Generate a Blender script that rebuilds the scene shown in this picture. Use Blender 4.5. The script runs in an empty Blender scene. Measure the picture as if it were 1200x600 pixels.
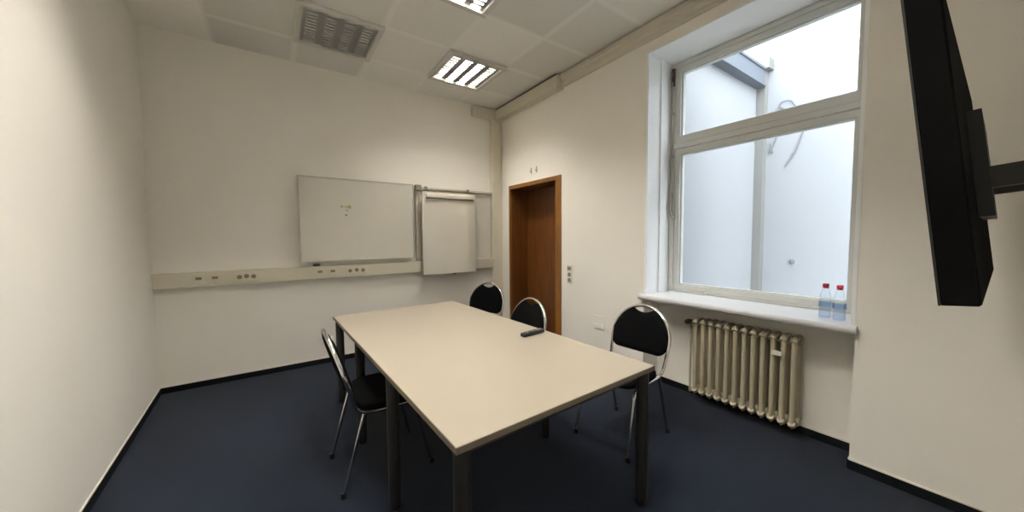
import bpy, bmesh, math, random
from mathutils import Vector, Matrix
random.seed(4)
S = bpy.context.scene
COL = S.collection
PI = math.pi

# ------------------------------------------------------------------ camera, world, exposure
XL, YB, XR, ZC = -0.932, 4.298, 2.761, 3.252        # left wall (at the back), back wall, right wall, ceiling
YF = -0.14                                           # wall behind the camera
LT = 0.0417                                          # the left wall drifts inwards towards the camera
def xl(y): return XL + LT * (YB - y)

cam = bpy.data.cameras.new('camera')
cam.sensor_width = 36.0
cam.lens = 36.0 * 397.786 / 1200.0
cam.clip_start = 0.02
camo = bpy.data.objects.new('camera', cam)
COL.objects.link(camo)
yaw, pitch, roll = 0.6031, 0.0554, -0.0086
F = Vector((math.sin(yaw) * math.cos(pitch), math.cos(yaw) * math.cos(pitch), -math.sin(pitch)))
R0 = Vector((math.cos(yaw), -math.sin(yaw), 0)); U0 = R0.cross(F)
R1 = math.cos(roll) * R0 + math.sin(roll) * U0; U1 = -math.sin(roll) * R0 + math.cos(roll) * U0
M = Matrix((R1, U1, -F)).transposed().to_4x4()
M.translation = Vector((0, 0, 1.399))
camo.matrix_world = M
S.camera = camo

W = bpy.data.worlds.new('overcast_sky'); S.world = W
W.use_nodes = True
bg = W.node_tree.nodes['Background']
bg.inputs['Color'].default_value = (0.91, 0.95, 1.0, 1)
bg.inputs['Strength'].default_value = 12.0

TUBE_GLOW = 670.0            # lit fluorescent tubes of the ceiling lights

S.view_settings.view_transform = 'Standard'
S.view_settings.look = 'None'
S.view_settings.gamma = 1.0
S.view_settings.use_curve_mapping = False
S.view_settings.exposure = 0.0
S.cycles.max_bounces = 12
S.cycles.diffuse_bounces = 6
S.cycles.transparent_max_bounces = 16
S.cycles.sample_clamp_indirect = 40.0
S.cycles.caustics_reflective = False
S.cycles.caustics_refractive = False
S.cycles.use_denoising = True

# ------------------------------------------------------------------ materials
def lin(c):
    return tuple(((v / 255) / 12.92 if v / 255 <= 0.04045 else ((v / 255 + 0.055) / 1.055) ** 2.4) for v in c) + (1.0,)

def mat(name, rgb, rough=0.5, metal=0.0, spec=0.5, var=0.0, scale=8.0, bump=0.0, bscale=60.0, coat=0.0):
    m = bpy.data.materials.new(name); m.use_nodes = True
    nt = m.node_tree; b = nt.nodes['Principled BSDF']
    c = lin(rgb)
    b.inputs['Base Color'].default_value = c
    b.inputs['Roughness'].default_value = rough
    b.inputs['Metallic'].default_value = metal
    b.inputs['Specular IOR Level'].default_value = spec
    b.inputs['Coat Weight'].default_value = coat
    tc = nt.nodes.new('ShaderNodeTexCoord')
    if var > 0:
        n = nt.nodes.new('ShaderNodeTexNoise'); n.inputs['Scale'].default_value = scale; n.inputs['Detail'].default_value = 4
        r = nt.nodes.new('ShaderNodeValToRGB')
        r.color_ramp.elements[0].position = 0.3; r.color_ramp.elements[1].position = 0.7
        r.color_ramp.elements[0].color = tuple(v * (1 - var) for v in c[:3]) + (1,)
        r.color_ramp.elements[1].color = tuple(min(1, v * (1 + var)) for v in c[:3]) + (1,)
        nt.links.new(tc.outputs['Object'], n.inputs['Vector'])
        nt.links.new(n.outputs['Fac'], r.inputs['Fac'])
        nt.links.new(r.outputs['Color'], b.inputs['Base Color'])
    if bump > 0:
        n2 = nt.nodes.new('ShaderNodeTexNoise'); n2.inputs['Scale'].default_value = bscale; n2.inputs['Detail'].default_value = 3
        bp = nt.nodes.new('ShaderNodeBump'); bp.inputs['Strength'].default_value = bump; bp.inputs['Distance'].default_value = 0.004
        nt.links.new(tc.outputs['Object'], n2.inputs['Vector'])
        nt.links.new(n2.outputs['Fac'], bp.inputs['Height'])
        nt.links.new(bp.outputs['Normal'], b.inputs['Normal'])
    return m

def glow(name, rgb, strength):
    m = mat(name, rgb, 0.4)
    b = m.node_tree.nodes['Principled BSDF']
    b.inputs['Emission Color'].default_value = lin(rgb); b.inputs['Emission Strength'].default_value = strength
    return m

def clear(name, rgb, gloss=0.08, rough=0.02):
    """thin clear sheet: lets light straight through, with a weak reflection"""
    m = bpy.data.materials.new(name); m.use_nodes = True
    nt = m.node_tree; nt.nodes.remove(nt.nodes['Principled BSDF'])
    t = nt.nodes.new('ShaderNodeBsdfTransparent'); t.inputs['Color'].default_value = lin(rgb)
    g = nt.nodes.new('ShaderNodeBsdfGlossy'); g.inputs['Roughness'].default_value = rough
    f = nt.nodes.new('ShaderNodeFresnel'); f.inputs['IOR'].default_value = 1.45
    ml = nt.nodes.new('ShaderNodeMath'); ml.operation = 'MULTIPLY'; ml.inputs[1].default_value = gloss * 10
    ml.use_clamp = True
    mx = nt.nodes.new('ShaderNodeMixShader')
    nt.links.new(f.outputs['Fac'], ml.inputs[0]); nt.links.new(ml.outputs[0], mx.inputs['Fac'])
    nt.links.new(t.outputs[0], mx.inputs[1]); nt.links.new(g.outputs[0], mx.inputs[2])
    nt.links.new(mx.outputs[0], nt.nodes['Material Output'].inputs['Surface'])
    return m

def wood(name, dark, light, rough=0.42):
    m = mat(name, light, rough)
    nt = m.node_tree; b = nt.nodes['Principled BSDF']
    tc = nt.nodes.new('ShaderNodeTexCoord'); mp = nt.nodes.new('ShaderNodeMapping')
    mp.inputs['Scale'].default_value = (14, 14, 0.9)
    n = nt.nodes.new('ShaderNodeTexNoise'); n.inputs['Scale'].default_value = 3.0; n.inputs['Detail'].default_value = 6; n.inputs['Distortion'].default_value = 0.6
    r = nt.nodes.new('ShaderNodeValToRGB')
    r.color_ramp.elements[0].position = 0.3; r.color_ramp.elements[1].position = 0.72
    r.color_ramp.elements[0].color = lin(dark); r.color_ramp.elements[1].color = lin(light)
    nt.links.new(tc.outputs['Object'], mp.inputs['Vector']); nt.links.new(mp.outputs['Vector'], n.inputs['Vector'])
    nt.links.new(n.outputs['Fac'], r.inputs['Fac']); nt.links.new(r.outputs['Color'], b.inputs['Base Color'])
    return m

def carpet_mat():
    m = mat('carpet_navy', (30, 38, 52), 0.95, spec=0.1)
    nt = m.node_tree; b = nt.nodes['Principled BSDF']
    tc = nt.nodes.new('ShaderNodeTexCoord')
    n = nt.nodes.new('ShaderNodeTexNoise'); n.inputs['Scale'].default_value = 260; n.inputs['Detail'].default_value = 2
    n3 = nt.nodes.new('ShaderNodeTexNoise'); n3.inputs['Scale'].default_value = 2.2; n3.inputs['Detail'].default_value = 3
    r = nt.nodes.new('ShaderNodeValToRGB')
    r.color_ramp.elements[0].position = 0.32; r.color_ramp.elements[1].position = 0.7
    r.color_ramp.elements[0].color = lin((12, 17, 25)); r.color_ramp.elements[1].color = lin((29, 38, 54))
    ma = nt.nodes.new('ShaderNodeMath'); ma.operation = 'MULTIPLY_ADD'; ma.inputs[1].default_value = 0.25
    nt.links.new(tc.outputs['Object'], n.inputs['Vector']); nt.links.new(tc.outputs['Object'], n3.inputs['Vector'])
    nt.links.new(n3.outputs['Fac'], ma.inputs[0])
    mm = nt.nodes.new('ShaderNodeMath'); mm.operation = 'MULTIPLY'; mm.inputs[1].default_value = 0.75
    nt.links.new(n.outputs['Fac'], mm.inputs[0]); nt.links.new(mm.outputs[0], ma.inputs[2])
    nt.links.new(ma.outputs[0], r.inputs['Fac']); nt.links.new(r.outputs['Color'], b.inputs['Base Color'])
    bp = nt.nodes.new('ShaderNodeBump'); bp.inputs['Strength'].default_value = 0.5; bp.inputs['Distance'].default_value = 0.004
    nt.links.new(n.outputs['Fac'], bp.inputs['Height']); nt.links.new(bp.outputs['Normal'], b.inputs['Normal'])
    b.inputs['Sheen Weight'].default_value = 0.1
    return m

TILE = 0.64
def ceiling_mat():
    """square ceiling panels, each a slightly different white, with pale grid bars between"""
    m = mat('ceiling_panels', (236, 234, 226), 0.85, spec=0.2)
    nt = m.node_tree; b = nt.nodes['Principled BSDF']; L = nt.links.new
    tc = nt.nodes.new('ShaderNodeTexCoord'); sp = nt.nodes.new('ShaderNodeSeparateXYZ')
    L(tc.outputs['Object'], sp.inputs[0])
    def mth(op, a, v=None, w=None):
        n = nt.nodes.new('ShaderNodeMath'); n.operation = op
        for i, q in enumerate((a, v, w)):
            if q is None: continue
            if isinstance(q, (int, float)): n.inputs[i].default_value = q
            else: L(q, n.inputs[i])
        return n.outputs[0]
    ids, ds = [], []
    for ax, off in (('X', 0.20), ('Y', 3.17)):
        u = mth('DIVIDE', mth('SUBTRACT', sp.outputs[ax], off - 20 * TILE), TILE)
        ids.append(mth('FLOOR', u)); fr = mth('FRACT', u)
        ds.append(mth('MINIMUM', fr, mth('SUBTRACT', 1.0, fr)))
    cb = nt.nodes.new('ShaderNodeCombineXYZ'); L(ids[0], cb.inputs[0]); L(ids[1], cb.inputs[1])
    wn = nt.nodes.new('ShaderNodeTexWhiteNoise'); wn.noise_dimensions = '2D'; L(cb.outputs[0], wn.inputs['Vector'])
    d = mth('MINIMUM', ds[0], ds[1])
    mr = nt.nodes.new('ShaderNodeMapRange'); mr.interpolation_type = 'SMOOTHSTEP'
    L(d, mr.inputs['Value']); mr.inputs['From Min'].default_value = 0.012; mr.inputs['From Max'].default_value = 0.065
    mr.inputs['To Min'].default_value = 0.6; mr.inputs['To Max'].default_value = 0.0
    bar = mr.outputs[0]
    val = mth('MULTIPLY_ADD', wn.outputs['Value'], 0.22, 0.76)
    mix = nt.nodes.new('ShaderNodeMix'); mix.data_type = 'RGBA'
    L(bar, mix.inputs['Factor'])
    sc = nt.nodes.new('ShaderNodeVectorMath'); sc.operation = 'SCALE'; sc.inputs[0].default_value = lin((246, 244, 238))[:3]
    L(val, sc.inputs['Scale']); L(sc.outputs[0], mix.inputs[6]); mix.inputs[7].default_value = lin((240, 239, 233))
    L(mix.outputs[2], b.inputs['Base Color'])
    return m

M_WALL = mat('wall_paint_offwhite', (238, 234, 225), 0.85, spec=0.25, var=0.012, scale=1.6, bump=0.12, bscale=90)
M_WALLW = mat('reveal_gloss_white', (244, 245, 245), 0.35, var=0.01, scale=3)
M_FRAME = mat('window_paint_cream', (210, 210, 204), 0.4, var=0.03, scale=5)
M_SILL = mat('sill_paint_white', (204, 204, 205), 0.28, var=0.02, scale=4)
M_CARPET = carpet_mat()
M_SKIRT = mat('carpet_skirting', (22, 24, 28), 0.95, spec=0.1, var=0.15, scale=120)
M_BEAD = mat('caulk_white', (226, 220, 206), 0.7)
M_CEIL = ceiling_mat()
M_DUCT = mat('duct_cream_plastic', (214, 207, 187), 0.5, var=0.03, scale=3)
M_CORN = mat('cornice_paint', (206, 199, 184), 0.75, var=0.02, scale=3)
M_WOOD = wood('door_leaf_wood', (86, 48, 16), (116, 68, 26))
M_WOODT = wood('door_lining_wood', (118, 76, 28), (146, 98, 42))
M_TOP = mat('table_melamine', (158, 149, 133), 0.33, spec=0.5, var=0.012, scale=2.0)
M_EDGE = mat('table_edging', (118, 108, 92), 0.5)
M_LEGM = mat('table_leg_metal', (44, 43, 41), 0.45, metal=0.3, var=0.05, scale=10)
M_BLACK = mat('black_plastic', (18, 18, 19), 0.5)
M_FABRIC = mat('black_fabric', (12, 12, 13), 0.95, spec=0.05, var=0.15, scale=200, bump=0.3, bscale=400)
M_CHROME = mat('chrome', (214, 212, 208), 0.13, metal=1.0)
M_BOARD = mat('whiteboard_enamel', (214, 210, 198), 0.3, var=0.025, scale=2.5, coat=0.2)
M_BOARDG = mat('flipchart_enamel', (222, 216, 202), 0.12, spec=0.9, var=0.02, scale=3, coat=1.0)
M_ALU = mat('aluminium_trim', (196, 191, 178), 0.4, metal=0.3)
M_GREYP = mat('grey_plastic', (128, 122, 108), 0.5)
M_HOOK = mat('hook_paint', (176, 169, 154), 0.6)
M_WHITEP = mat('white_plastic', (218, 212, 198), 0.45)
M_BROWNP = mat('brown_socket_plastic', (138, 120, 84), 0.5)
M_LAMPW = mat('lamp_white_enamel', (206, 203, 196), 0.4)
M_LOUV = mat('lamp_louvre_metal', (204, 204, 203), 0.35, metal=0.55)
M_TUBEOFF = mat('tube_unlit', (205, 203, 200), 0.3)
M_TUBEON = glow('tube_lit', (253, 248, 241), TUBE_GLOW)
M_RAD = mat('radiator_enamel', (182, 173, 148), 0.42, var=0.04, scale=12)
M_GLASS = clear('window_glass', (248, 251, 252), 0.02)
M_PET = clear('clear_bottle_plastic', (250, 252, 254), 0.025, 0.05)
M_WATER = clear('water', (238, 245, 254), 0.015, 0.02)
M_LABEL = clear('pale_blue_label', (222, 234, 252), 0.03, 0.4)
M_RED = mat('red_cap_plastic', (186, 24, 52), 0.4)
M_PLASTER = mat('courtyard_plaster', (137, 138, 140), 0.9, spec=0.1, var=0.02, scale=0.8, bump=0.2, bscale=20)
M_PLASTER2 = mat('downpipe_paint', (112, 111, 107), 0.6)
M_STEEL = mat('beam_paint_grey', (90, 95, 102), 0.6, var=0.04, scale=4)
M_TWIG = mat('dry_twig', (106, 108, 110), 0.9)
M_DKMETAL = mat('dark_hardware', (74, 66, 58), 0.45, metal=0.6)
M_GREYM = mat('grey_rod_metal', (168, 162, 150), 0.4, metal=0.5)
M_YELLOW = mat('yellow_stain', (176, 166, 116), 0.8)
M_DGREY = mat('dark_grey_mark', (140, 130, 112), 0.8)
M_SCREEN = mat('tv_screen', (8, 8, 9), 0.18)
M_TVBACK = mat('tv_casing', (10, 10, 10), 0.85, spec=0.04)
M_CONC = mat('courtyard_ground', (150, 148, 144), 0.9, var=0.08, scale=3)

# ------------------------------------------------------------------ mesh helpers
def bx(bm, x0, x1, y0, y1, z0, z1):
    xs, ys, zs = sorted((x0, x1)), sorted((y0, y1)), sorted((z0, z1))
    v = [bm.verts.new((x, y, z)) for x in xs for y in ys for z in zs]
    for f in ((0, 1, 3, 2), (4, 6, 7, 5), (0, 4, 5, 1), (2, 3, 7, 6), (0, 2, 6, 4), (1, 5, 7, 3)):
        bm.faces.new([v[i] for i in f])

def new(): return bmesh.new()

def box(x0, x1, y0, y1, z0, z1, bev=0.0, seg=2):
    bm = new(); bx(bm, x0, x1, y0, y1, z0, z1)
    if bev: bmesh.ops.bevel(bm, geom=bm.edges[:], offset=bev, segments=seg, affect='EDGES', profile=0.5)
    return bm

def obj(name, bm, m, parent=None, smooth=False, loc=None):
    bmesh.ops.recalc_face_normals(bm, faces=bm.faces[:])
    me = bpy.data.meshes.new(name); bm.to_mesh(me); bm.free()
    me.materials.append(m)
    if smooth:
        for p in me.polygons: p.use_smooth = True
        try: me.set_sharp_from_angle(angle=math.radians(40))
        except Exception: pass
    o = bpy.data.objects.new(name, me); COL.objects.link(o)
    if parent: o.parent = parent
    if loc: o.location = loc
    return o

def thing(name, label, cat, loc=(0, 0, 0), rz=0.0, group=None):
    o = bpy.data.objects.new(name, None); COL.objects.link(o)
    o.empty_display_size = 0.05
    o.location = loc; o.rotation_euler = (0, 0, rz)
    o['label'] = label; o['category'] = cat
    if group: o['group'] = group
    return o

def tag(o, label, cat, group=None):
    o['label'] = label; o['category'] = cat
    if group: o['group'] = group
    return o

def struct(name, bm, m, parent=None, smooth=False):
    o = obj(name, bm, m, parent, smooth)
    if parent is None: o['kind'] = 'structure'
    return o

def catmull(pts, n=6):
    pts = [Vector(p) for p in pts]
    P = [2 * pts[0] - pts[1]] + pts + [2 * pts[-1] - pts[-2]]
    out = []
    for i in range(1, len(P) - 2):
        a, b, c, d = P[i - 1], P[i], P[i + 1], P[i + 2]
        for k in range(n):
            t = k / n
            out.append(0.5 * ((2 * b) + (c - a) * t + (2 * a - 5 * b + 4 * c - d) * t * t + (3 * b - a - 3 * c + d) * t ** 3))
    out.append(pts[-1])
    return out

def tube(bm, pts, r, seg=10, closed=False, ry=None, up=None):
    """round (or oval: r across, ry the other way) tube along points"""
    pts = [Vector(p) for p in pts]; n = len(pts)
    rings = []; ref = None
    for i, p in enumerate(pts):
        if closed: t = (pts[(i + 1) % n] - pts[i - 1]).normalized()
        else: t = (pts[min(i + 1, n - 1)] - pts[max(i - 1, 0)]).normalized()
        if up is not None: ref = Vector(up)
        elif ref is None: ref = Vector((0, 0, 1)) if abs(t.z) < 0.9 else Vector((1, 0, 0))
        a = (ref - t * ref.dot(t)).normalized(); ref = a
        b = t.cross(a)
        rr = r[i] if isinstance(r, (list, tuple)) else r
        r2 = ry if ry is not None else rr
        rings.append([bm.verts.new(p + a * rr * math.cos(2 * PI * k / seg) + b * r2 * math.sin(2 * PI * k / seg)) for k in range(seg)])
    m = n if closed else n - 1
    for i in range(m):
        A, B = rings[i], rings[(i + 1) % n]
        for k in range(seg):
            bm.faces.new((A[k], A[(k + 1) % seg], B[(k + 1) % seg], B[k]))
    if not closed:
        bm.faces.new(rings[0][::-1]); bm.faces.new(rings[-1])
    return bm

def lathe(bm, prof, seg=24, c=(0, 0, 0)):
    rings = []
    for r, z in prof:
        rings.append([bm.verts.new((c[0] + r * math.cos(2 * PI * k / seg), c[1] + r * math.sin(2 * PI * k / seg), c[2] + z)) for k in range(seg)])
    for A, B in zip(rings, rings[1:]):
        for k in range(seg): bm.faces.new((A[k], A[(k + 1) % seg], B[(k + 1) % seg], B[k]))
    bm.faces.new(rings[0][::-1]); bm.faces.new(rings[-1])
    return bm

def prism(bm, poly, axis, a, b):
    """extrude a 2-D polygon along axis 'x', 'y' or 'z' from a to b"""
    def P(u, v, w): return {'x': (w, u, v), 'y': (u, w, v), 'z': (u, v, w)}[axis]
    A = [bm.verts.new(P(u, v, a)) for u, v in poly]; B = [bm.verts.new(P(u, v, b)) for u, v in poly]
    n = len(poly)
    for i in range(n): bm.faces.new((A[i], A[(i + 1) % n], B[(i + 1) % n], B[i]))
    bm.faces.new(A[::-1]); bm.faces.new(B)
    return bm

def copy_tree(o, parent=None):
    c = o.copy(); COL.objects.link(c)
    if parent: c.parent = parent
    for ch in list(o.children): copy_tree(ch, c)
    return c

# ------------------------------------------------------------------ room shell
D0, D1, DZ = 2.975, 4.06, 2.125            # doorway
N0, N1, NZ = 0.476, 1.868, 3.014           # window niche
NB = 0.225                                  # depth of the radiator niche
WX = XR + 0.37                              # room-side face of the window frame
WT = XR + 0.62                              # outer face of the right wall

struct('floor', box(-1.3, WT, -0.5, YB + 0.3, -0.12, 0.0), M_CARPET)

bm = new(); bx(bm, -1.3, WT, YB, YB + 0.3, -0.1, 3.6); struct('wall_back', bm, M_WALL)
bm = new(); bx(bm, -1.3, WT, YF - 0.2, YF, -0.1, 3.6); struct('wall_front', bm, M_WALL)
bm = new()
prism(bm, [(xl(YF - .1), YF - .1), (xl(YB + .1), YB + .1), (xl(YB + .1) - .3, YB + .1), (xl(YF - .1) - .3, YF - .1)], 'z', -0.1, 3.6)
struct('wall_left', bm, M_WALL)
bm = new()
prism(bm, [(XR, YF), (WT, YF), (WT, N0), (XR, N0)], 'z', -0.1, 3.6)
bx(bm, XR, WT, N1, D0, -0.1, 3.6)
bx(bm, XR, WT, D0, D1, DZ, 3.6)
bx(bm, XR, WT, D1, YB + 0.05, -0.1, 3.6)
bx(bm, XR, WT, N0, N1, NZ, 3.6)
bx(bm, XR + NB, WT, N0, N1, -0.1, 0.835)
struct('wall_right', bm, M_WALL)

# ceiling of square panels, open where the lights sit
LIGHTS = [(0.20, 3.17), (1.48, 3.17), (0.84, 1.89), (0.20, 0.61), (-0.44, 1.89)]
bm = new()
xs = [-1.3] + [0.20 + TILE * k for k in range(-2, 4)] + [XR + 0.1]
ys = [YF - 0.1] + [3.17 + TILE * k for k in range(-5, 2)] + [YB + 0.1]
for i in range(len(xs) - 1):
    for j in range(len(ys) - 1):
        if any(abs(xs[i] - a) < .01 and abs(ys[j] - b) < .01 for a, b in LIGHTS): continue
        bx(bm, xs[i], xs[i + 1], ys[j], ys[j + 1], ZC, ZC + 0.03)
bx(bm, -1.3, WT, YF - .2, YB + .3, 3.52, 3.6)
struct('ceiling', bm, M_CEIL)

# skirting: dark carpet strip with a pale bead on top
BH = 0.055
def skirt(name, runs):
    b1, b2 = new(), new()
    for (x0, y0, x1, y1) in runs:
        d = Vector((x1 - x0, y1 - y0)); n = Vector((-d.y, d.x)).normalized()
        for bmm, t, z0, z1 in ((b1, 0.009, 0, BH), (b2, 0.006, BH, BH + 0.009)):
            prism(bmm, [(x0, y0), (x1, y1), (x1 + n.x * t, y1 + n.y * t), (x0 + n.x * t, y0 + n.y * t)], 'z', z0, z1)
    o = struct(name, b1, M_SKIRT); struct('top_bead', b2, M_BEAD, o)
skirt('baseboard_left', [(xl(YB), YB, xl(YF), YF)])
skirt('baseboard_back', [(XR, YB, XL, YB)])
skirt('baseboard_right', [(XR, YF, XR, N0), (XR, N0, XR + NB, N0), (XR + NB, N0, XR + NB, N1), (XR + NB, N1, XR, N1), (XR, N1, XR, D0), (XR, D1, XR, YB)])

# cornice above door wall and window
prof = [(XR, 3.105), (XR - 0.012, 3.105), (XR - 0.012, 3.128), (XR - 0.03, 3.140), (XR - 0.03, 3.185), (XR - 0.05, 3.20), (XR - 0.05, 3.238), (XR, 3.238)]
bm = new(); prism(bm, prof, 'y', YF, 2.945); struct('trim_1', bm, M_CORN)

# ------------------------------------------------------------------ window with reveal lining and sill
w = bpy.data.objects.new('window_1', None); COL.objects.link(w); w['kind'] = 'structure'
FY0, FY1, FZ0, FZ1 = N0 + 0.012, N1 - 0.012, 0.865, NZ - 0.014
fx0, fx1 = WX, WX + 0.09
# wooden lining of the reveal: stepped boards at the sides and a board on top
bm = new()
for ya, s in ((N1, -1), (N0, 1)):
    prism(bm, [(XR - 0.004, ya), (XR - 0.004, ya + s * 0.02), (XR + 0.03, ya + s * 0.02), (XR + 0.03, ya + s * 0.008), (XR + 0.20, ya + s * 0.008),
               (XR + 0.20, ya + s * 0.022), (XR + 0.235, ya + s * 0.022), (XR + 0.235, ya + s * 0.010), (WX + 0.002, ya + s * 0.010), (WX + 0.002, ya)], 'z', 0.86, NZ)
bx(bm, XR - 0.004, WX, N0, N1, NZ - 0.01, NZ + 0.001)
struct('reveal_lining', bm, M_WALLW, w)
bm = new()                                   # fixed outer frame
bx(bm, fx0, fx1, FY0, FY0 + 0.045, FZ0, FZ1); bx(bm, fx0, fx1, FY1 - 0.045, FY1, FZ0, FZ1)
bx(bm, fx0, fx1, FY0 + 0.045, FY1 - 0.045, FZ1 - 0.04, FZ1); bx(bm, fx0, fx1, FY0 + 0.045, FY1 - 0.045, FZ0, FZ0 + 0.022)
bx(bm, fx0 - 0.012, fx1, FY0 + 0.045, FY1 - 0.045, 2.215, 2.262)   # transom
bmesh.ops.bevel(bm, geom=bm.edges[:], offset=0.004, segments=1, affect='EDGES')
struct('window_frame', bm, M_FRAME, w)
def sash(z0, z1, t, tb, nm):
    y0, y1 = FY0 + 0.047, FY1 - 0.047
    a, b = fx0 + 0.008, fx1 - 0.02
    bm = new()
    bx(bm, a, b, y0, y0 + t, z0, z1); bx(bm, a, b, y1 - t, y1, z0, z1)
    bx(bm, a, b, y0 + t, y1 - t, z1 - t, z1); bx(bm, a, b, y0 + t, y1 - t, z0, z0 + tb)
    # glazing bead
    q = 0.012
    for (ya, yb, za, zb) in ((y0 + t, y0 + t + q, z0 + tb, z1 - t), (y1 - t - q, y1 - t, z0 + tb, z1 - t), (y0 + t + q, y1 - t - q, z1 - t - q, z1 - t), (y0 + t + q, y1 - t - q, z0 + tb, z0 + tb + q)):
        bx(bm, a + 0.022, b, ya, yb, za, zb)
    o = struct(nm, bm, M_FRAME, w)
    bm = new(); bx(bm, a + 0.035, a + 0.039, y0 + t - 0.005, y1 - t + 0.005, z0 + tb - .005, z1 - t + .005)
    struct('pane', bm, M_GLASS, o)
sash(FZ0 + 0.024, 2.212, 0.046, 0.046, 'lower_sash')
sash(2.264, FZ1 - 0.042, 0.042, 0.062, 'transom_sash')
# opener rod of the transom light down the left frame
ry = FY1 - 0.026
bm = new(); tube(bm, [(fx0 - 0.016, ry, 2.95), (fx0 - 0.016, ry, 1.72)], 0.007, 8)
for z in (2.55, 2.15, 1.8): bx(bm, fx0 - 0.014, fx0 + 0.004, ry - 0.010, ry + 0.010, z - 0.012, z + 0.012)
o = struct('opener_rod', bm, M_GREYM, w, True)
bm = new(); tube(bm, catmull([(fx0 - 0.018, ry, 1.74), (fx0 - 0.03, ry + 0.004, 1.68), (fx0 - 0.024, ry - 0.002, 1.62), (fx0 - 0.022, ry - 0.02, 1.575), (fx0 - 0.022, ry - 0.045, 1.565)]), 0.009, 8)
struct('opener_handle', bm, M_GREYM, w, True)
bm = new(); bx(bm, fx0 - 0.02, fx0 + 0.004, ry - 0.014, ry + 0.012, 2.80, 2.96)
tube(bm, [(fx0 - 0.02, ry - 0.004, 2.95), (fx0 - 0.035, ry - 0.02, 2.90), (fx0 - 0.02, ry - 0.002, 2.84)], 0.009, 8)
struct('opener_bracket', bm, M_DKMETAL, w)
bm = new(); bx(bm, fx0 - 0.016, fx0 + 0.01, 1.50, 1.60, FZ0 + 0.006, FZ0 + 0.022)
struct('sash_catch', bm, M_WHITEP, w)

# sill board with a rounded nose
bm = new()
nose = [(XR - 0.052 + 0.02 * (1 - math.cos(a)), 0.842 + 0.024 * math.sin(a)) for a in [PI * (-90 + 18 * k) / 180 for k in range(11)]]
nose = [(XR - 0.052 + 0.022 * (1 - math.cos(a)), 0.842 + 0.024 * math.sin(a)) for a in [PI / 2 - PI * k / 10 for k in range(11)]]
prism(bm, [(fx0 + 0.02, 0.866)] + nose + [(fx0 + 0.02, 0.818)], 'y', N0 + 0.001, N1 - 0.001)
prism(bm, [(XR - 0.001, 0.866)] + nose + [(XR - 0.001, 0.818)], 'y', N1 - 0.001, N1 + 0.035)
prism(bm, [(XR - 0.001, 0.866)] + nose + [(XR - 0.001, 0.818)], 'y', N0 - 0.012, N0 + 0.001)
sill = struct('trim_2', bm, M_SILL, None, True)

# ------------------------------------------------------------------ door
d = bpy.data.objects.new('door_1', None); COL.objects.link(d); d['kind'] = 'structure'
bm = new()
FT = 0.095; RX = XR + 0.30
bx(bm, XR - 0.012, XR + 0.02, D0, D0 + FT, 0, DZ)                      # broad near jamb trim
bx(bm, XR - 0.012, XR + 0.02, D1 - 0.03, D1, 0, DZ)
bx(bm, XR - 0.012, XR + 0.02, D0 + FT, D1 - 0.03, DZ - 0.05, DZ)
struct('architrave', bm, M_WOODT, d)
bm = new()
bx(bm, XR + 0.02, RX + 0.06, D0, D0 + 0.05, 0, DZ); bx(bm, XR + 0.02, RX + 0.06, D1 - 0.028, D1, 0, DZ)
bx(bm, XR + 0.02, RX + 0.06, D0 + 0.05, D1 - 0.028, DZ - 0.045, DZ)
struct('jamb_lining', bm, M_WOOD, d)
bm = new(); bx(bm, RX, RX + 0.04, D0 + 0.052, D1 - 0.03, 0.008, DZ - 0.047)
leaf = struct('door_leaf', bm, M_WOOD, d)
bm = new(); lathe(bm, [(0.026, 0), (0.026, 0.008)], 16)
bmesh.ops.rotate(bm, verts=bm.verts[:], cent=(0, 0, 0), matrix=Matrix.Rotation(-PI / 2, 3, 'Y'))
bmesh.ops.translate(bm, verts=bm.verts[:], vec=(RX, D0 + 0.12, 1.04))
tube(bm, catmull([(RX, D0 + .12, 1.04), (RX - .045, D0 + .12, 1.04), (RX - .055, D0 + .14, 1.04), (RX - .055, D0 + .24, 1.04)]), 0.009, 8)
struct('door_handle', bm, M_ALU, leaf, True)
bm = new(); bx(bm, RX + 0.06, WT, D0, D1, -0.1, DZ); struct('backing', bm, M_WALL, d)

# ------------------------------------------------------------------ courtyard outside the window
bm = new(); bx(bm, 5.6, 5.8, -3.2, 2.25, -1.0, 5.4); bx(bm, WT, 5.6, 2.02, 2.25, -1.0, 3.64)
bx(bm, WT, 5.6, -3.4, -3.2, -1.0, 4.0)
struct('wall_courtyard', bm, M_PLASTER)
struct('ground_courtyard', box(WT, 5.8, -3.4, 2.25, -1.1, -1.0), M_CONC)
bm = new()
bx(bm, WT + 0.05, 5.47, 1.90, 2.018, 3.39, 3.42); bx(bm, WT + 0.05, 5.47, 1.90, 2.018, 3.60, 3.63); bx(bm, WT + 0.05, 5.47, 1.915, 2.018, 3.42, 3.60)
tag(obj('steel_beam', bm, M_STEEL), 'blue grey steel beam high on the courtyard wall outside window', 'beam')
p = thing('downpipe', 'pale downpipe in the courtyard corner below the grey beam', 'pipe', (5.53, 1.955, -1.0))
bm = new(); bx(bm, -0.045, 0.069, -0.035, 0.064, 0, 4.62); obj('pipe', bm, M_PLASTER2, p)
for z in (0.6, 1.4):
    bm = new(); bx(bm, -0.075, 0.0695, -0.066, 0.0645, z, z + 0.04); obj('pipe_clamp', bm, M_PLASTER2, p)
bm = new(); bx(bm, -0.09, 0.0695, -0.09, 0.0645, 4.62, 4.76); obj('rain_hopper', bm, M_PLASTER2, p)
def twig(lab, paths):
    bm = new()
    for pts in paths: tube(bm, catmull([(5.585, y, z) for y, z in pts], 4), 0.006, 6)
    tag(obj('dry_twig', bm, M_TWIG), lab, 'twig', 'dry creeper twigs on the courtyard wall')
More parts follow.
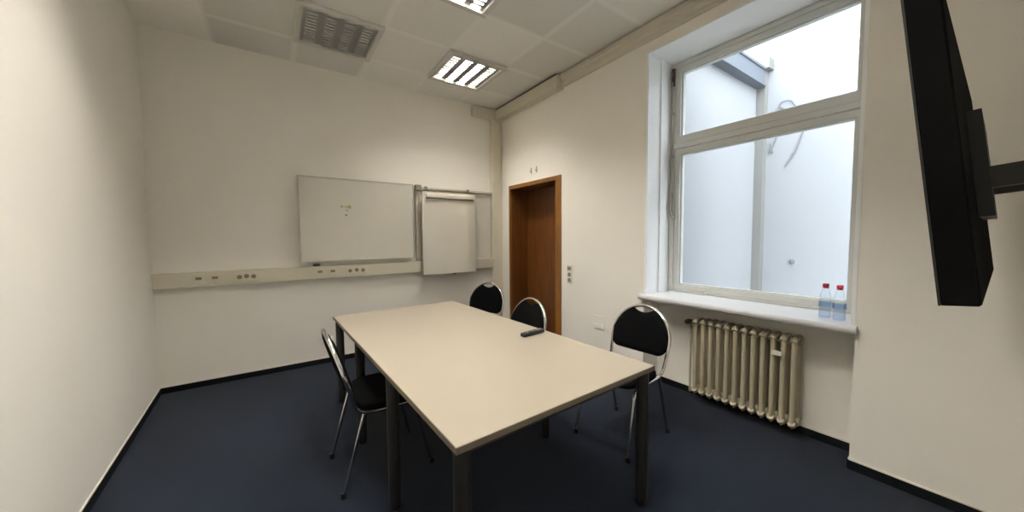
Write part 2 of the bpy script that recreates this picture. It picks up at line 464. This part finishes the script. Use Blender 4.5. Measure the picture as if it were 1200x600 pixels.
twig('dry creeper twig above the transom bar, seen through upper pane', [[(1.85, 3.02), (1.79, 3.10), (1.76, 3.16), (1.66, 3.15), (1.60, 3.06), (1.50, 3.02)], [(1.78, 3.10), (1.72, 3.06)]])
twig('dry creeper twig with a knot seen just below transom bar', [[(1.88, 2.50), (1.84, 2.60), (1.80, 2.72)], [(1.88, 2.50), (1.865, 2.60), (1.875, 2.64)], [(1.88, 2.51), (1.84, 2.52), (1.87, 2.56)]])
twig('long dry creeper twig slanting down beside the knotted one', [[(1.52, 2.72), (1.56, 2.58), (1.60, 2.46), (1.70, 2.30)], [(1.60, 2.46), (1.64, 2.44)]])
bm = new(); lathe(bm, [(0.03, 0), (0.022, 0.03), (0.012, 0.035)], 10)
bmesh.ops.rotate(bm, verts=bm.verts[:], cent=(0, 0, 0), matrix=Matrix.Rotation(-PI / 2, 3, 'Y')); bmesh.ops.translate(bm, verts=bm.verts[:], vec=(5.6, 1.59, 1.04))
tag(obj('wall_bolt', bm, M_STEEL), 'small grey bolt on white courtyard wall behind lower pane', 'bolt')

# ------------------------------------------------------------------ ducts and trunking
t = thing('cable_trunking', 'cream plastic cable trunking with outlets running along the back wall', 'trunking', (0, YB, 0))
TY = -0.055
bm = box(XL + 0.004, 2.583, TY, 0, 0.958, 1.100, 0.005, 2); obj('trunking_body', bm, M_DUCT, t)
bm = new(); bx(bm, XL + 0.006, 2.582, TY - 0.003, TY + 0.002, 0.974, 1.084); obj('trunking_lid', bm, M_DUCT, t)
def face(bm, x, z, r, dep, seg=14):
    """short disc facing the room on the trunking"""
    A = [bm.verts.new((x + r * math.cos(2 * PI * k / seg), TY - 0.006, z + r * math.sin(2 * PI * k / seg))) for k in range(seg)]
    B = [bm.verts.new((v.co.x, TY - 0.006 - dep, v.co.z)) for v in A]
    for k in range(seg): bm.faces.new((A[k], A[(k + 1) % seg], B[(k + 1) % seg], B[k]))
    bm.faces.new(A); bm.faces.new(B[::-1])
for xd, xs3 in (((-0.619, -0.504), (-0.322, -0.267, -0.212)), ((0.368, 0.492), (0.668, 0.738, 0.806))):
    for x in xd:
        o = obj('data_outlet', box(x - 0.042, x + 0.042, TY - 0.008, TY - 0.002, 0.988, 1.072, 0.002, 1), M_DUCT, t)
        obj('jack', box(x - 0.022, x + 0.022, TY - 0.0135, TY - 0.007, 1.028, 1.052, 0.002, 1), M_BROWNP, o)
    x0, x1 = xs3[0] - 0.045, xs3[2] + 0.045
    o = obj('power_outlet', box(x0, x1, TY - 0.008, TY - 0.002, 0.988, 1.072, 0.002, 1), M_DUCT, t)
    for i, x in enumerate(xs3):
        bm = new(); face(bm, x, 1.032 + (0.006 if i == 1 else 0), 0.021, 0.004); obj('socket', bm, M_BROWNP if i != 1 else M_GREYP, o)
for x in (-0.06, 1.32): obj('lid_joint', box(x, x + 0.003, TY - 0.0045, TY, 0.96, 1.098), M_DUCT, t)

t = thing('corner_duct', 'cream cable duct standing upright in corner left of door', 'duct', (2.673, YB, 0))
obj('duct_body', box(-0.088, 0.086, -0.05, -0.001, 0.06, 3.083, 0.004, 1), M_DUCT, t)
obj('duct_lid', box(-0.07, 0.068, -0.054, -0.049, 0.065, 3.08, 0.002, 1), M_DUCT, t)
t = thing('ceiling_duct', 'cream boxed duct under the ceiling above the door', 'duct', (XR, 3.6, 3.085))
bm = box(-0.10, -0.001, 2.945 - 3.6, YB - 0.001 - 3.6, 0, 0.142, 0.004, 1); obj('duct_body', bm, M_DUCT, t)
obj('shadow_gap_strip', box(-0.094, -0.001, 2.96 - 3.6, YB - 0.06 - 3.6, 0.142, 0.160), M_DKMETAL, t)  # dark strip stands in for the shade in the gap below the ceiling
bm = box(2.285 - XR, -0.10, YB - 0.055 - 3.6, YB - 0.001 - 3.6, 0, 0.135, 0.003, 1); obj('duct_branch', bm, M_DUCT, t)
bm = box(-0.103, -0.0, 2.94 - 3.6, 2.955 - 3.6, -0.003, 0.145, 0.002, 1); obj('end_cap', bm, M_DUCT, t)

# ------------------------------------------------------------------ ceiling lights
def ceiling_light(x, y, label, lit):
    L = TILE
    t = thing('ceiling_light', label, 'ceiling light', (x, y, ZC), 0, 'square louvred ceiling lights')
    bm = new(); q = 0.002
    bx(bm, q, L - q, q, 0.012, -0.0, 0.12); bx(bm, q, L - q, L - 0.012, L - q, 0, 0.12)
    bx(bm, q, 0.012, 0.012, L - 0.012, 0, 0.12); bx(bm, L - 0.012, L - q, 0.012, L - 0.012, 0, 0.12)
    bx(bm, q, L - q, q, L - q, 0.12, 0.13)
    obj('housing', bm, M_LAMPW, t)
    bm = new(); e, f, h = -0.012, 0.034, -0.032
    bx(bm, e, L - e, e, f, h, -0.001); bx(bm, e, L - e, L - f, L - e, h, -0.001)
    bx(bm, e, f, f, L - f, h, -0.001); bx(bm, L - f, L - e, f, L - f, h, -0.001)
    bmesh.ops.bevel(bm, geom=bm.edges[:], offset=0.003, segments=1, affect='EDGES')
    obj('frame', bm, M_LAMPW, t)
    cw = (L - 2 * f) / 4
    bm = new()
    for c in range(5):                      # wedge-shaped long blades
        xc = f + c * cw; wd = 0.032
        a, b = max(f, xc - wd), min(L - f, xc + wd)
        prism(bm, [(a, -0.010), (b, -0.010), (min(L - f, xc + 0.006), 0.020), (max(f, xc - 0.006), 0.020)], 'y', f, L - f)
    nb = 12; st = (L - 2 * f) / nb
    for k in range(1, nb):                  # cross blades
        yc = f + k * st
        prism(bm, [(yc - 0.014, -0.010), (yc + 0.014, -0.010), (yc + 0.004, 0.017), (yc - 0.004, 0.017)], 'x', f, L - f)
    obj('louvre', bm, M_LOUV, t)
    for c in range(4):
        xc = f + (c + 0.5) * cw
        bm = new(); tube(bm, [(xc, 0.03, 0.033), (xc, L - 0.03, 0.033)], 0.013, 10)
        obj('tube', bm, M_TUBEON if lit[c] else M_TUBEOFF, t, True)
        for yy in (0.013, L - 0.029):
            obj('tube_holder', box(xc - 0.014, xc + 0.014, yy, yy + 0.016, 0.018, 0.119), M_WHITEP, t)
ceiling_light(0.20, 3.17, 'unlit square louvred ceiling light above the whiteboard wall', (0, 0, 0, 0))
ceiling_light(1.48, 3.17, 'lit square louvred ceiling light towards the door corner', (0, 1, 1, 0))
ceiling_light(0.84, 1.89, 'lit louvred ceiling light over the table, at top edge', (0, 0, 1, 1))
ceiling_light(-0.44, 1.89, 'unseen lit louvred ceiling light added overhead between left wall and table', (0, 0, 1, 1))  # outside the view, added to brighten the left and back walls
ceiling_light(0.20, 0.61, 'unseen lit louvred ceiling light added overhead by the near end of table', (1, 1, 1, 1))  # outside the view, added to brighten the near table and lower left wall

# ------------------------------------------------------------------ back wall: whiteboards and flip chart
t = thing('whiteboard', 'large whiteboard with small yellow marks above the cable trunking', 'whiteboard', (0.805, YB - 0.052, 1.156))
obj('board_panel', box(-0.602, 0.603, -0.022, -0.004, 0.004, 0.90, 0.002, 1), M_BOARD, t)
bm = new()
for a in ((-0.612, 0.613, -0.028, -0.001, -0.006, 0.006), (-0.612, 0.613, -0.028, -0.001, 0.900, 0.912), (-0.612, -0.600, -0.028, -0.001, 0.006, 0.900), (0.601, 0.613, -0.028, -0.001, 0.006, 0.900)): bx(bm, *a)
obj('board_frame', bm, M_ALU, t)
for x in (-0.45, 0.45):
    for z in (0.1, 0.8): obj('wall_spacer', box(x - 0.03, x + 0.03, -0.004, 0.051, z - 0.03, z + 0.03), M_GREYP, t)
bm = new()
def blot(bm, x, z, rx, rz, y=-0.0226, seg=10):
    vs = [bm.verts.new((x + rx * math.cos(2 * PI * k / seg) * random.uniform(.75, 1.2), y, z + rz * math.sin(2 * PI * k / seg) * random.uniform(.75, 1.2))) for k in range(seg)]
    bm.faces.new(vs)
blot(bm, -0.200, 0.602, 0.015, 0.014); blot(bm, -0.125, 0.600, 0.022, 0.022); blot(bm, -0.162, 0.600, 0.016, 0.010); blot(bm, -0.15, 0.563, 0.016, 0.009)
obj('yellow_mark', bm, M_YELLOW, t)
bm = new(); blot(bm, -0.160, 0.505, 0.012, 0.013); obj('dark_mark', bm, M_DGREY, t)

bm = box(0.305, 0.375, YB - 0.050, YB - 0.008, 1.1005, 1.122, 0.005, 2)
tag(obj('board_eraser', bm, M_BLACK), 'small black eraser lying on trunking below the large whiteboard', 'eraser')

t = thing('whiteboard', 'second whiteboard half hidden behind the flip chart panel', 'whiteboard', (2.03, YB, 1.10))
obj('board_panel', box(-0.56, 0.545, -0.020, -0.003, 0.002, 0.93, 0.002, 1), M_BOARD, t)
bm = new()
for a in ((-0.572, 0.553, -0.026, -0.001, 0.0015, 0.012), (-0.572, -0.556, -0.026, -0.001, 0.012, 0.925), (0.538, 0.553, -0.026, -0.001, 0.012, 0.925)): bx(bm, *a)
obj('board_frame', bm, M_ALU, t)
bm = box(-0.572, 0.553, -0.055, -0.001, 0.922, 0.950, 0.004, 1); obj('hanging_rail', bm, M_ALU, t)
bm = box(-0.572, -0.50, -0.06, -0.001, 0.90, 0.972, 0.004, 1); obj('rail_end', bm, M_GREYP, t)

t = thing('flip_chart', 'glossy white flip chart panel hung in front of second whiteboard', 'flip chart', (1.89, YB - 0.125, 0.925))
obj('panel', box(-0.38, 0.378, 0.0, 0.022, 0.0, 1.06, 0.004, 2), M_BOARDG, t)
bm = box(-0.335, 0.345, -0.028, -0.001, 0.985, 1.036, 0.008, 2); obj('clamp_bar', bm, M_WHITEP, t)
bm = box(-0.335, 0.345, -0.022, -0.001, 0.972, 0.984, 0.003, 1); obj('clamp_slot', bm, M_GREYP, t)
for x in (-0.30, 0.30):
    bm = new(); bx(bm, x - 0.02, x + 0.02, 0.022, 0.072, 1.075, 1.082); bx(bm, x - 0.02, x + 0.02, 0.016, 0.023, 1.0, 1.082); bx(bm, x - 0.02, x + 0.02, 0.066, 0.073, 1.127, 1.133)
    bx(bm, x - 0.02, x + 0.02, 0.0665, 0.0695, 1.082, 1.127)
    obj('hook', bm, M_GREYP, t)
bm = new()
for a, b, z in ((-0.12, -0.05, -0.014), (-0.05, 0.03, -0.006), (0.04, 0.10, -0.016), (0.10, 0.2, -0.008)):
    prism(bm, [(a, 0.002), (b, 0.002), (b - 0.01, z), ((a + b) / 2, z * .4), (a + 0.015, z)], 'y', 0.004, 0.008)
obj('paper_scrap', bm, M_WHITEP, t)
obj('pen_ledge', box(0.03, 0.07, 0.002, 0.02, -0.012, 0.001), M_DKMETAL, t)

# ------------------------------------------------------------------ right wall fittings
t = thing('switch_panel', 'upright switch and socket panel on the wall right of the door', 'switch', (XR, 2.832, 0.865))
obj('plate', box(-0.011, -0.001, -0.042, 0.042, 0, 0.208, 0.003, 1), M_WHITEP, t)
obj('rocker_switch', box(-0.017, -0.010, -0.028, 0.028, 0.148, 0.190, 0.003, 1), M_GREYP, t)
for z in (0.098, 0.034):
    bm = new(); lathe(bm, [(0.024, 0), (0.024, 0.004), (0.018, 0.005)], 16)
    bmesh.ops.rotate(bm, verts=bm.verts[:], cent=(0, 0, 0), matrix=Matrix.Rotation(-PI / 2, 3, 'Y')); bmesh.ops.translate(bm, verts=bm.verts[:], vec=(-0.0105, 0, z))
    obj('socket', bm, M_GREYP, t)
t = thing('cover_plate', 'blank white cover plate low on wall between door and window', 'cover plate', (XR, 2.395, 0.42))
obj('plate', box(-0.007, -0.001, -0.075, 0.075, 0, 0.150, 0.003, 1), M_WALL, t)
obj('lower_flap', box(-0.011, -0.006, -0.070, 0.070, 0.012, 0.055, 0.003, 1), M_WALL, t)
t = thing('wall_bracket', 'tiny pair of grey hooks on wall above the door', 'bracket', (XR, 3.49, 2.225))
for y in (0.055, -0.055):
    bm = new(); bx(bm, -0.006, -0.001, y - 0.010, y + 0.010, 0, 0.075); tube(bm, catmull([(-0.004, y, 0.03), (-0.018, y, 0.022), (-0.018, y, 0.036)], 3), 0.004, 6)
    obj('hook', bm, M_HOOK, t)

# ------------------------------------------------------------------ conference table
TA = 0.0321; TWD, TLN, TH = 1.124, 2.272, 0.74
t = thing('conference_table', 'long cream topped conference table on dark round metal legs', 'table', (0.4346, 0.95, 0), TA)
obj('tabletop', box(0.002, TWD - 0.002, 0.002, TLN - 0.002, TH - 0.024, TH, 0.0015, 1), M_TOP, t)
bm = new(); e = 0.0025
for a in ((0, TWD, 0, e), (0, TWD, TLN - e, TLN), (0, e, e, TLN - e), (TWD - e, TWD, e, TLN - e)): bx(bm, *a, TH - 0.0245, TH - 0.0012)
obj('edge_band', bm, M_EDGE, t)
bm = new(); i0, i1, z0, z1 = 0.045, 0.07, TH - 0.066, TH - 0.0245
bx(bm, i0, TWD - i0, i0, i1, z0, z1); bx(bm, i0, TWD - i0, TLN - i1, TLN - i0, z0, z1)
bx(bm, i0, i1, i1, TLN - i1, z0, z1); bx(bm, TWD - i1, TWD - i0, i1, TLN - i1, z0, z1)
for v in (TLN / 3, 2 * TLN / 3): bx(bm, i1, TWD - i1, v - 0.015, v + 0.015, z0, z1)
obj('frame_rail', bm, M_LEGM, t)
for v in (0.042, 0.79, 1.50, TLN - 0.042):
    for u in (0.042, TWD - 0.042):
        bm = new(); lathe(bm, [(0.031, 0.03), (0.031, TH - 0.026)], 20, (u, v, 0))
        o = obj('leg', bm, M_LEGM, t, True)
        bm = new(); lathe(bm, [(0.024, 0), (0.026, 0.004), (0.026, 0.03)], 16, (u, v, 0)); obj('foot', bm, M_BLACK, o, True)

def remote():
    c = Vector((1.398, 1.790)); a = math.atan2(0.02, 0.19) + 0.02
    t = thing('remote_control', 'black remote control lying on the table', 'remote control', (c.x, c.y, TH), a)
    obj('body', box(-0.097, 0.097, -0.024, 0.024, 0.0005, 0.026, 0.009, 3), M_BLACK, t, True)
    k = 0
    for x in [-0.06 + 0.02 * i for i in range(7)]:
        for y in (-0.011, 0.0, 0.011):
            obj('button', box(x - 0.006, x + 0.006, y - 0.004, y + 0.004, 0.025, 0.0278, 0.001, 1), M_GREYP if (k % 5 == 0 or x > 0.03) else M_DKMETAL, t); k += 1
remote()

# ------------------------------------------------------------------ chairs
HZ, HR, HW = 0.640, 0.235, 0.225
def hw(z):                                   # half width of the back hoop at height z
    if z >= HZ: return HW * math.sqrt(max(0, 1 - ((z - HZ) / HR) ** 2))
    return HW - 0.020 * min(1.0, (HZ - z) / 0.2) ** 1.3
def xb(z): return -0.165 - 0.125 * (z - 0.45) / 0.425        # lean of the back
def chair(label):
    t = thing('conference_chair', label, 'chair', group='black conference chairs around the table')
    side = [(0.105, 0.198, 0.424), (0.0, 0.200, 0.426), (-0.09, 0.202, 0.430), (-0.14, 0.204, 0.443), (xb(0.475), hw(0.475), 0.475), (xb(.55), hw(.55), .55), (xb(HZ), hw(HZ), HZ)]
    arch = []
    for k in range(1, 12):
        a = PI * k / 12
        z = HZ + HR * math.sin(a); arch.append((xb(z), HW * math.cos(a), z))
    pts = side + arch + [(x, -y, z) for x, y, z in side[::-1]]
    bm = new(); tube(bm, catmull(pts, 5), 0.0115, 10)
    for x in (-0.07, 0.08): tube(bm, [(x, -0.199, 0.426), (x, 0.199, 0.426)], 0.009, 8)
    obj('back_frame', bm, M_CHROME, t, True)
    for s in (1, -1):
        bm = new(); tube(bm, catmull([(0.105, s * 0.198, 0.424), (0.140, s * 0.198, 0.414), (0.165, s * 0.199, 0.382), (0.180, s * 0.200, 0.32), (0.25, s * 0.2075, 0.012)], 6), 0.0113, 10)
        o = obj('leg', bm, M_CHROME, t, True)
        bm = new(); lathe(bm, [(0.015, 0), (0.0145, 0.03)], 12, (0.249, s * 0.2075, 0)); obj('foot_cap', bm, M_BLACK, o, True)
        bm = new(); tube(bm, [(-0.130, s * 0.203, 0.436), (-0.25, s * 0.2075, 0.012)], 0.0105, 10)
        o = obj('leg', bm, M_CHROME, t, True)
        bm = new(); lathe(bm, [(0.015, 0), (0.0145, 0.03)], 12, (-0.249, s * 0.2075, 0)); obj('foot_cap', bm, M_BLACK, o, True)
    # seat pad: rounded square cushion
    bm = new(); rings = []
    prof = [(0.90, 0.436), (0.985, 0.441), (1.0, 0.456), (0.99, 0.474), (0.94, 0.487), (0.8, 0.494), (0.5, 0.497), (0.2, 0.497)]
    n = 44
    for r, z in prof:
        ring = []
        for k in range(n):
            a = 2 * PI * k / n; c, s_ = math.cos(a), math.sin(a)
            q = 2 / 4.0
            ring.append(bm.verts.new((0.045 + 0.205 * r * math.copysign(abs(c) ** q, c), 0.215 * r * math.copysign(abs(s_) ** q, s_), z)))
        rings.append(ring)
    for A, B in zip(rings, rings[1:]):
        for k in range(n): bm.faces.new((A[k], A[(k + 1) % n], B[(k + 1) % n], B[k]))
    bm.faces.new(rings[0][::-1]); bm.faces.new(rings[-1])
    obj('seat', bm, M_FABRIC, t, True)
    # backrest pad inside the hoop, hand slot between its dipped top edge and the tube
    NY, NZr = 34, 16
    zb0 = 0.555
    def top(y):
        a = abs(y)
        z = HZ + HR * math.sqrt(max(0, 1 - (a / HW) ** 2)) - 0.004
        if a < 0.085: z = min(z, 0.826 + 0.030 * (a / 0.085) ** 2)
        return z
    def bot(y):
        a = abs(y); r = 0.06; e = 0.214
        if a > e - r:
            u = min(1, (a - (e - r)) / r)
            return zb0 + r * (1 - math.sqrt(max(0, 1 - u * u))) + (0.03 if a > e else 0)
        return zb0
    bm = new(); G = {}
    for sgn in (1, -1):
        for i in range(NY + 1):
            y = 0.219 * math.sin(PI / 2 * (2 * i / NY - 1))
            for j in range(NZr + 1):
                z0_, z1_ = bot(y), top(y)
                z = z0_ + (z1_ - z0_) * j / NZr
                edge = min(z - z0_, z1_ - z, 0.219 - abs(y))
                th = 0.008 + 0.013 * min(1, max(0, edge) / 0.035) ** 0.5
                x = xb(z) + (0.004 + th if sgn > 0 else 0.004 - th)
                G[sgn, i, j] = bm.verts.new((x, y, z))
    for sgn in (1, -1):
        for i in range(NY):
            for j in range(NZr):
                bm.faces.new((G[sgn, i, j], G[sgn, i + 1, j], G[sgn, i + 1, j + 1], G[sgn, i, j + 1]))
    rim = [(i, 0) for i in range(NY)] + [(NY, j) for j in range(NZr)] + [(i, NZr) for i in range(NY, 0, -1)] + [(0, j) for j in range(NZr, 0, -1)]
    for k in range(len(rim)):
        a, b = rim[k], rim[(k + 1) % len(rim)]
        bm.faces.new((G[1, *a], G[1, *b], G[-1, *b], G[-1, *a]))
    obj('backrest', bm, M_FABRIC, t, True)
    return t
c0 = chair('black chair alone on the left side of the table')
c0.location = (0.485, 2.182, 0); c0.rotation_euler.z = 0.02
for lab, x, y, rz in (('black chrome framed chair nearest the window and radiator', 1.968, 1.500, PI + 0.075),
                      ('black chair in front of the door, behind the remote control', 1.475, 2.255, PI + 0.02),
                      ('black chair nearest the flip chart, turned towards the table corner', 1.725, 3.225, PI + 0.46)):
    c = copy_tree(c0); c['label'] = lab; c.location = (x, y, 0); c.rotation_euler = (0, 0, rz)

# ------------------------------------------------------------------ radiator
t = thing('radiator', 'cream cast iron column radiator under the window sill', 'radiator', (XR + NB, 1.10, 0))
NS = 12; P0, P1 = 1.432 - 1.10, 0.775 - 1.10
xa, xc_ = -0.150, -0.045                       # front and rear column
za, zb = 0.118, 0.672
for k in range(NS):
    y = P0 + (P1 - P0) * k / (NS - 1)
    bm = new()
    for x in (xa, (xa + xc_) / 2, xc_):
        tube(bm, [(x, y, za - 0.02), (x, y, zb + 0.02)], 0.0165, 10, ry=0.0155)
    for z, s in ((za, -1), (zb, 1)):
        # rounded header across the columns
        pts = [(xa - 0.012, y, z), (xa + 0.004, y, z + s * 0.016), ((xa + xc_) / 2, y, z + s * 0.022), (xc_ - 0.004, y, z + s * 0.016), (xc_ + 0.012, y, z)]
        tube(bm, catmull(pts, 4), 0.023, 10, ry=0.022)
        tube(bm, [((xa + xc_) / 2, y - 0.0285, z), ((xa + xc_) / 2, y + 0.0285, z)], 0.027, 14)
        tube(bm, [(xa - 0.006, y, z + s * 0.012), (xa + 0.004, y, z + s * 0.044)], [0.016, 0.005], 8)
    obj('section', bm, M_RAD, t, True)
xm = (xa + xc_) / 2
bm = new(); tube(bm, [(xm, P0 + 0.02, zb), (xm, P0 + 0.075, zb)], 0.014, 10); tube(bm, [(xm, P0 + 0.065, zb), (xm, P0 + 0.065, 0.06), ], 0.009, 8); tube(bm, [(xm, P0 + 0.065, 0.06), (-0.002, P0 + 0.065, 0.06)], 0.009, 8)
obj('feed_pipe', bm, M_RAD, t, True)
bm = new(); tube(bm, [(xm - 0.01, P0 + 0.065, zb), (xm - 0.055, P0 + 0.065, zb), (xm - 0.075, P0 + 0.065, zb)], [0.018, 0.024, 0.018], 12)
obj('valve', bm, M_DKMETAL, t, True)
for y in (P0 - 0.09, P1 + 0.09):
    bm = new(); bx(bm, -0.05, -0.0, y - 0.009, y + 0.009, zb - 0.075, zb - 0.045); bx(bm, -0.05, 0, y - 0.009, y + 0.009, za + 0.04, za + 0.06); obj('wall_bracket', bm, M_RAD, t)
yk = P0 + (P1 - P0) * 9.5 / 11
bm = box(xa - 0.034, xa - 0.014, yk - 0.03, yk + 0.03, 0.568, 0.598, 0.003, 1); obj('heat_meter', bm, M_WHITEP, t)

# ------------------------------------------------------------------ bottles on the sill
def bottle(x, y, label):
    t = thing('water_bottle', label, 'bottle', (x, y, 0.8665), 0, 'water bottles on the window sill')
    R = 0.032
    body = [(0.026, 0), (0.031, 0.006), (R, 0.02), (0.0300, 0.032), (R, 0.044), (0.0300, 0.056), (R, 0.068), (R, 0.11), (0.031, 0.128), (0.026, 0.155), (0.018, 0.178), (0.0125, 0.19), (0.0125, 0.203)]
    bm = new(); lathe(bm, body, 28); obj('bottle_body', bm, M_PET, t, True)
    bm = new(); lathe(bm, [(0.024, 0.003), (0.0295, 0.008), (0.030, 0.02), (0.0283, 0.032), (0.030, 0.044), (0.0283, 0.056), (0.030, 0.068), (0.030, 0.098)], 28)
    obj('water', bm, M_WATER, t, True)
    bm = new(); rr = []
    for z in (0.070, 0.104): rr.append([bm.verts.new((0.0326 * math.cos(2 * PI * k / 28), 0.0326 * math.sin(2 * PI * k / 28), z)) for k in range(28)])
    for k in range(28): bm.faces.new((rr[0][k], rr[0][(k + 1) % 28], rr[1][(k + 1) % 28], rr[1][k]))
    obj('wrap_label', bm, M_LABEL, t, True)
    bm = new(); lathe(bm, [(0.0155, 0.197), (0.0158, 0.2), (0.0158, 0.216), (0.0145, 0.218)], 20); o = obj('cap', bm, M_RED, t, True)
    bm = new(); lathe(bm, [(0.0150, 0.190), (0.0155, 0.195)], 20); obj('cap_ring', bm, M_RED, o, True)
bottle(2.885, 0.640, 'red capped water bottle on sill, farther from the wall edge')
bottle(2.850, 0.566, 'red capped water bottle on sill, right beside the wall edge')

# ------------------------------------------------------------------ television on the wall behind, tilted down
t = thing('television', 'black television tilted down, its casing edge at the right', 'television', (1.82, 0.0785, 1.239))
t.rotation_euler = (-math.atan(0.1155), 0, 0)
HWD = 0.62; TVH = 0.72
obj('casing', box(-HWD, HWD, -0.058, -0.002, 0, TVH, 0.004, 1), M_TVBACK, t)
obj('screen', box(-HWD + 0.012, HWD - 0.012, -0.003, -0.0005, 0.016, TVH - 0.012), M_SCREEN, t)
bm = new()
for a in ((-HWD, HWD, 0, 0.015), (-HWD, HWD, TVH - 0.011, TVH), (-HWD, -HWD + 0.011, 0.015, TVH - 0.011), (HWD - 0.011, HWD, 0.015, TVH - 0.011)): bx(bm, a[0], a[1], -0.004, 0.0, a[2], a[3])
obj('bezel', bm, M_BLACK, t)
bm = new(); bx(bm, -0.2, 0.2, -0.085, -0.056, 0.2, 0.5)
for x in (-0.15, 0.15): bx(bm, x - 0.015, x + 0.015, -0.225, -0.07, 0.28, 0.34)
obj('wall_mount', bm, M_BLACK, t)
